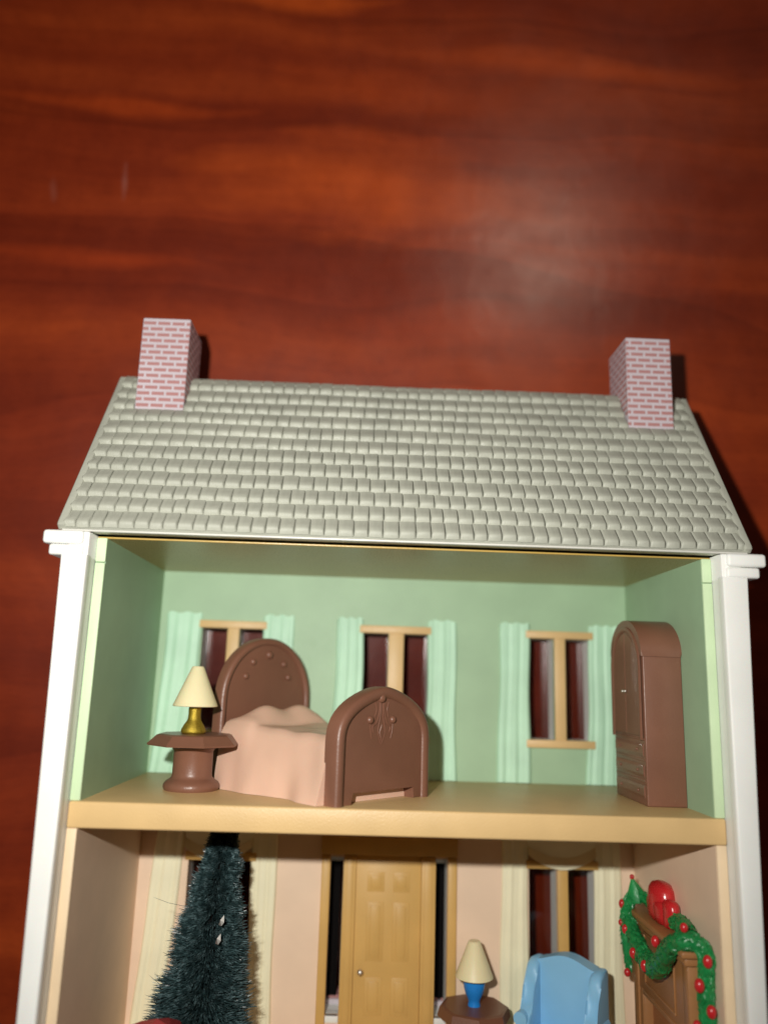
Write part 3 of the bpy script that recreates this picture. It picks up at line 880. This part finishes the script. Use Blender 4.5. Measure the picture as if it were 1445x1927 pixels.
# ------------------------------------------------------------------ the lower room
def bristle_tree():
    base = Vector((-3.34, YF, -2.25))
    root = thing('christmas_tree', 'dark blue green bristle brush Christmas tree in front of the lower left window', 'tree', base)
    H = -2.50 - YF
    lean = 0.30
    bm = new(); tube(bm, [(0, 0, 0), (lean * 0.5, H * 0.5, 0), (lean, H - 0.05, 0)], [0.40, 0.25, 0.06], 14); jig(bm, 0.05, 4.0); obj('dark_core', bm, M['black'], root)  # fat black core added so the gaps between strands look shaded
    rnd = random.Random(3)
    def radius(y):
        t = (H - y) / H
        return 0.20 + 1.02 * max(0, t) ** 0.97
    verts, faces = [], []
    def strand(p, dirv, length, wd, droop):
        side = dirv.cross(Vector((rnd.uniform(-1, 1), rnd.uniform(-1, 1), rnd.uniform(-1, 1)))).normalized()
        up2 = dirv.cross(side)
        base_i = len(verts)
        for k, (q, ww) in enumerate(((0.0, 1.0), (0.55, 0.95), (0.9, 0.75))):
            c = p + dirv * (length * q) + droop * (q * q * length)
            for a in range(3):
                verts.append(tuple((c + (side * math.cos(2.094 * a) + up2 * math.sin(2.094 * a)) * wd * ww) * U))
        verts.append(tuple((p + dirv * length + droop * length) * U))
        for k in range(2):
            for a in range(3):
                i, j = base_i + 3 * k + a, base_i + 3 * k + (a + 1) % 3
                faces.append((i, j, j + 3, i + 3))
        for a in range(3): faces.append((base_i + 6 + a, base_i + 6 + (a + 1) % 3, base_i + 9))
    n_tufts = 5200
    for i in range(n_tufts):
        y = H * (1 - (1 - rnd.random() ** 0.85)) if i % 4 else rnd.uniform(0.9, H)
        y = max(0.75, min(H - 0.02, y))
        ph = rnd.uniform(0, 2 * PI)
        ax = Vector((lean * y / H, y, 0))
        el = rnd.gauss(0.10, 0.16)
        d0 = Vector((math.cos(ph) * math.cos(el), math.sin(el), math.sin(ph) * math.cos(el)))
        R = radius(y) * (0.88 + 0.26 * noise.noise(Vector((ph * 1.2, y * 3.0, 1.0)))) * rnd.uniform(0.93, 1.03)
        if y > H - 0.3: el2 = 0.0
        for k in range(rnd.randint(5, 8)):
            d = (d0 + Vector((rnd.gauss(0, 0.085), rnd.gauss(0, 0.10), rnd.gauss(0, 0.085)))).normalized()
            ln = R * rnd.uniform(0.80, 1.06)
            st = rnd.uniform(0.35, 0.6)
            p0 = ax + d0 * R * st * 0.6
            dr = Vector((rnd.gauss(0, 0.06), rnd.gauss(0.02, 0.08), rnd.gauss(0, 0.06)))
            strand(p0, d, max(0.05, ln - R * st * 0.6), rnd.uniform(0.005, 0.0085), dr)
    # one stray fibre at the left
    strand(Vector((-0.25, 2.85, 0.2)), Vector((-0.95, 0.15, 0.25)).normalized(), 0.62, 0.0045, Vector((0, 0.16, 0)))
    # keep every strand under the ceiling slab
    top = (YL - 0.012 - YF) * U
    verts2 = [(x, min(y, top), z) for x, y, z in verts]
    me = bpy.data.meshes.new('bristles')
    me.from_pydata(verts2, [], faces); me.materials.append(M['bristle'])
    o = link('bristles', me, root); o['kind'] = 'stuff'
    bm = new()
    for (x, y, z) in ((0.42, 2.75, 0.60), (0.39, 2.47, 0.64)):
        a = [bm.verts.new((x + p[0], y + p[1], z + p[2])) for p in ((-0.045, -0.06, 0.02), (0.005, -0.075, 0.03), (0.045, -0.02, 0.02), (0.035, 0.09, 0.0), (-0.02, 0.02, 0.035))]
        bm.faces.new((a[0], a[1], a[4])); bm.faces.new((a[1], a[2], a[4])); bm.faces.new((a[2], a[3], a[4])); bm.faces.new((a[3], a[0], a[4])); bm.faces.new((a[3], a[2], a[1], a[0]))
    obj('tinsel_flake', bm, M['silver'], root, smooth=False)
bristle_tree()

def armchair():
    root = thing('armchair', 'light blue wing armchair in front of the lower right window', 'armchair', (3.28, YF, -3.05), math.radians(-36))
    bl = M['blue']
    H = YF
    # camel back: outline in x, y
    pts = []
    n = 22
    for i in range(n + 1):
        u = -1 + 2 * i / n
        y = 1.80 + 0.16 * math.cos(u * PI * 0.5) ** 1.5 
        pts.append((u * 0.60, y))
    pts = [(-0.60, 0.35)] + pts + [(0.60, 0.35)]
    bm = new(); prism(bm, pts, 'z', -0.42, -0.10, 0.08, 4); obj('backrest', bm, bl, root, angle=50)
    for s in (-1, 1):
        # wing: a thick rounded ear running forward from the back and down into the arm
        prof = [(-0.42, 0.35), (0.45, 0.35), (0.47, 0.86), (0.36, 0.98), (0.16, 1.10), (0.08, 1.35), (0.10, 1.60), (0.02, 1.74), (-0.14, 1.82), (-0.42, 1.80)]
        bm = new(); prism(bm, [(y, z) for z, y in prof], 'x', s * 0.50, s * 0.735, 0.085, 5)
        obj('wing', bm, bl, root, angle=50)
        bm = new(); tube(bm, [(s * 0.66, 0.86, -0.3), (s * 0.655, 0.87, 0.1), (s * 0.65, 0.86, 0.50)], [0.13, 0.13, 0.13], 16); obj('arm', bm, bl, root, angle=60)
        for zz in (-0.3, 0.45):
            bm = new(); lathe(bm, [(0.05, 0), (0.08, 0.22)], s * 0.62, 0, zz, 12); obj('leg', bm, M['brown'], root)
    bm = new(); box(bm, -0.62, 0.62, 0.2, 0.62, -0.4, 0.55, 0.08, 3); obj('seat', bm, bl, root)
    bm = new(); tube(bm, smooth_path([(-0.60, 0.7, -0.08), (-0.60, 1.3, -0.08), (-0.58, 1.76, -0.08)], 6), 0.018, 8); tube(bm, smooth_path([(0.60, 0.7, -0.08), (0.60, 1.3, -0.08), (0.58, 1.76, -0.08)], 6), 0.018, 8)
    obj('piping', bm, bl, root)
armchair()
bpy.data.objects['armchair'].scale = (1, 0.955, 1)

octagon_table('side_table', 'dark brown octagonal side table between the front door and blue armchair', (1.66, YF, -3.36), 0.60, 0.64, 0.92, 0.30, M['brown'], rot=0.0)
lamp('miniature lamp with bright blue base and cream cone shade beside the blue armchair', (1.66, YF + 0.921, -3.36),
     [(0.12, 0), (0.115, 0.03), (0.105, 0.07), (0.12, 0.12), (0.165, 0.21), (0.195, 0.31), (0.205, 0.39), (0.20, 0.46), (0.185, 0.52)], M['vase'], 0.36, 0.115, 0.49, 1.12)

def fireplace():
    mt = M['mantel']
    x1, z0, z1 = 4.995, -3.10, -0.50
    root = thing('fireplace', 'brown panelled fireplace surround against the lower right wall draped with garland', 'fireplace', (x1, YF, (z0 + z1) / 2))
    hz = (z1 - z0) / 2
    top = -4.14 - YF                                  # top of the mantel shelf
    xf = -0.33
    # body with a firebox opening; the front looks left
    bm = new(); box(bm, xf, 0, 1.45, top - 0.12, -hz, hz, 0.02)                  # frieze
    for s in (-1, 1):
        a, c = sorted((s * hz, s * (hz - 0.42)))
        box(bm, xf, 0, 0, 1.447, a, c, 0.02)
    body = obj('surround', bm, mt, root)
    bm = new(); box(bm, xf + 0.16, -0.02, 0.0, 1.46, -hz + 0.4, hz - 0.4); obj('firebox', bm, M['fire'], root, smooth=False)
    # raised mouldings: round the frieze panel and round the opening
    def frame(y0, y1, za, zb, wd, name):
        bm = new()
        x = xf
        box(bm, x - 0.03, x + 0.01, y0, y0 + wd, za, zb, 0.01); box(bm, x - 0.03, x + 0.01, y1 - wd, y1, za, zb, 0.01)
        box(bm, x - 0.028, x + 0.01, y0 + wd, y1 - wd, za, za + wd, 0.01); box(bm, x - 0.028, x + 0.01, y0 + wd, y1 - wd, zb - wd, zb, 0.01)
        obj(name, bm, mt, root)
    frame(1.62, top - 0.30, -hz + 0.55, hz - 0.62, 0.045, 'panel_moulding')
    bm = new(); box(bm, xf - 0.02, xf + 0.01, 0, 1.50, -hz + 0.34, -hz + 0.42, 0.008); box(bm, xf - 0.02, xf + 0.01, 0, 1.50, hz - 0.42, hz - 0.34, 0.008); box(bm, xf - 0.021, xf + 0.01, 1.42, 1.50, -hz + 0.42, hz - 0.42, 0.008)
    obj('opening_moulding', bm, mt, root)
    for s in (-1, 1):
        bm = new(); a, c = sorted((s * (hz + 0.015), s * (hz - 0.22))); box(bm, xf - 0.035, 0.0, 0, top - 0.22, a, c, 0.02); obj('pilaster', bm, mt, root)
    bm = new(); box(bm, xf - 0.16, 0, top - 0.11, top, -hz - 0.14, hz + 0.14, 0.035, 3); obj('mantel_shelf', bm, mt, root)
    bm = new(); box(bm, xf - 0.09, 0, top - 0.24, top - 0.112, -hz - 0.07, hz + 0.07, 0.03, 3); obj('shelf_moulding', bm, mt, root)
fireplace()

def garland():
    lf = M['leaf']
    base = Vector((4.55, -4.12, -1.8))
    root = thing('garland', 'green garland with red berries draped over the fireplace shelf', 'garland', base)
    def rope(name, pts, rads, seed, per=16):
        path = smooth_path([Vector(p) - base for p in pts], per)
        n = len(path)
        rr = []
        for i in range(n):
            t = i / (n - 1) * (len(rads) - 1); k = min(int(t), len(rads) - 2)
            r = 0.88 * (rads[k] + (rads[k + 1] - rads[k]) * (t - k))
            rr.append(r * (1 + 0.05 * math.sin(i * 0.55 + seed) + 0.03 * math.sin(i * 1.3 + seed)))
        bm = new()
        tube(bm, path, rr, 44, ridge=lambda i, ph: 1 + 0.06 * math.sin(7 * ph + 0.95 * i + seed + 1.1 * math.sin(2 * ph + 0.23 * i)) * (0.6 + 0.4 * math.sin(0.7 * i + 3 * ph)) + 0.035 * math.sin(3 * ph - 0.45 * i))
        rnd = random.Random(int(seed * 10))
        for _ in range(int(n * 5.5)):
            i = rnd.randrange(1, n - 1)
            t = (path[i + 1] - path[i - 1]).normalized()
            q = Vector((rnd.gauss(0, 1), rnd.gauss(0, 1), rnd.gauss(0, 1)))
            out = (q - t * q.dot(t)).normalized()
            sd = t.cross(out)
            dr = (t * rnd.choice((-1, 1, 1, 1)) + sd * rnd.uniform(-0.9, 0.9) + out * rnd.uniform(0.05, 0.30)).normalized()
            ln, wd = rnd.uniform(0.09, 0.16), rnd.uniform(0.012, 0.020)
            c0 = path[i] + out * rr[i] * 0.97
            w2 = dr.cross(out).normalized() * wd
            hh = out * 0.016
            A_ = [bm.verts.new(c0 + p_) for p_ in (-dr * ln * 0.5 - hh, w2 - hh * 0.6, -w2 - hh * 0.6, hh, dr * ln * 0.6 + out * 0.012)]
            for f_ in ((0, 1, 3), (0, 3, 2), (1, 4, 3), (3, 4, 2), (0, 2, 1), (1, 2, 4)): bm.faces.new([A_[g_] for g_ in f_])
        return obj(name, bm, lf, root, angle=80)
    rope('front_swag', [(4.62, -3.95, -3.0), (4.50, -4.12, -2.93), (4.46, -4.36, -2.74), (4.47, -4.60, -2.40), (4.48, -4.74, -1.95), (4.46, -4.72, -1.45), (4.45, -4.48, -1.05), (4.47, -4.16, -0.72), (4.58, -4.00, -0.44), (4.76, -4.00, -0.36)],
         [0.10, 0.12, 0.14, 0.16, 0.175, 0.18, 0.165, 0.15, 0.15, 0.13], 1.0)
    rope('near_drop', [(4.66, -4.00, -0.44), (4.79, -4.03, -0.33), (4.86, -4.18, -0.30), (4.87, -4.40, -0.33), (4.86, -4.70, -0.36), (4.87, -5.05, -0.36), (4.87, -5.45, -0.37), (4.86, -5.9, -0.38)],
         [0.13, 0.14, 0.135, 0.125, 0.135, 0.14, 0.14, 0.10], 2.2)
    rope('rear_swag', [(4.70, -3.92, -3.02), (4.84, -3.98, -2.75), (4.86, -4.05, -2.2), (4.86, -4.00, -1.6), (4.84, -3.96, -1.1), (4.74, -3.98, -0.55)], [0.11, 0.11, 0.12, 0.15, 0.15, 0.12], 3.1)
    rope('far_drop', [(4.62, -3.95, -3.06), (4.56, -4.3, -3.22), (4.55, -4.8, -3.24), (4.58, -5.35, -3.22)], [0.10, 0.10, 0.11, 0.04], 4.4)
    # the leafy tip where the ropes meet at the far end
    bm = new(); tube(bm, [Vector(p) - base for p in ((4.68, -4.05, -2.98), (4.66, -3.84, -2.98), (4.62, -3.64, -3.0))], [0.15, 0.13, 0.02], 12, ridge=lambda i, ph: 1 + 0.1 * math.sin(5 * ph))
    obj('leaf_tip', bm, lf, root)
    me = None
    for (x, y, z, k) in ((4.40, -4.09, -2.96, 1.0), (4.38, -4.42, -2.98, 0.85), (4.34, -4.44, -2.62, 1.0), (4.32, -4.70, -2.15, 1.1), (4.31, -4.72, -1.55, 1.1), (4.31, -4.17, -0.98, 1.15),
                         (4.58, -3.80, -0.42, 1.0), (4.83, -4.21, -0.17, 1.15), (4.72, -4.58, -0.26, 1.25), (4.87, -4.93, -0.21, 1.2), (4.66, -5.16, -0.27, 1.1), (4.52, -5.33, -3.14, 1.0), (4.62, -3.62, -3.0, 0.7)):
        if me is None:
            bm = new(); ball(bm, 0, 0, 0, 0.062, sy=1.15, seg=16); me = mesh('berry', bm, M['red'])
        link('berry', me, root, Vector((x, y, z)) - base, (k, k * random.uniform(1, 1.25), k))
garland()

def ornament():
    base = Vector((4.84, -4.0, -1.95))
    root = thing('ornament', 'glossy red lobed ornament standing on the fireplace shelf behind the garland', 'ornament', base)
    for (dz, h, r, dx) in ((-0.16, 0.50, 0.35, 0.02), (0.08, 0.24, 0.22, -0.10), (0.32, 0.30, 0.21, -0.02), (-0.36, 0.24, 0.20, -0.06)):
        bm = new()
        lathe(bm, [(r * 0.85, -0.12), (r, 0.0), (r * 1.05, h * 0.5), (r * 0.98, h * 0.78), (r * 0.75, h * 0.94), (r * 0.35, h * 1.02), (0.01, h * 1.03)], dx, 0, dz, 24)
        for vv in bm.verts: vv.co.x *= 0.62
        jig(bm, 0.02, 3.0, dz)
        obj('lobe', bm, M['red'], root, angle=80)
ornament()

def red_block():
    root = thing('gift_box', 'dull red piece with peaked top in front of the bristle tree', 'box', (-3.72, YF, -0.9), math.radians(20))
    bm = new(); box(bm, -0.42, 0.42, 0, 1.22, -0.4, 0.4, 0.03, 2); obj('body', bm, M['dullred'], root)
    bm = new(); lathe(bm, [(0.62, 1.2), (0.62, 1.27), (0.3, 1.42), (0.02, 1.50)], n=4, rot=PI / 4); obj('lid', bm, M['dullred'], root, smooth=False)
red_block()
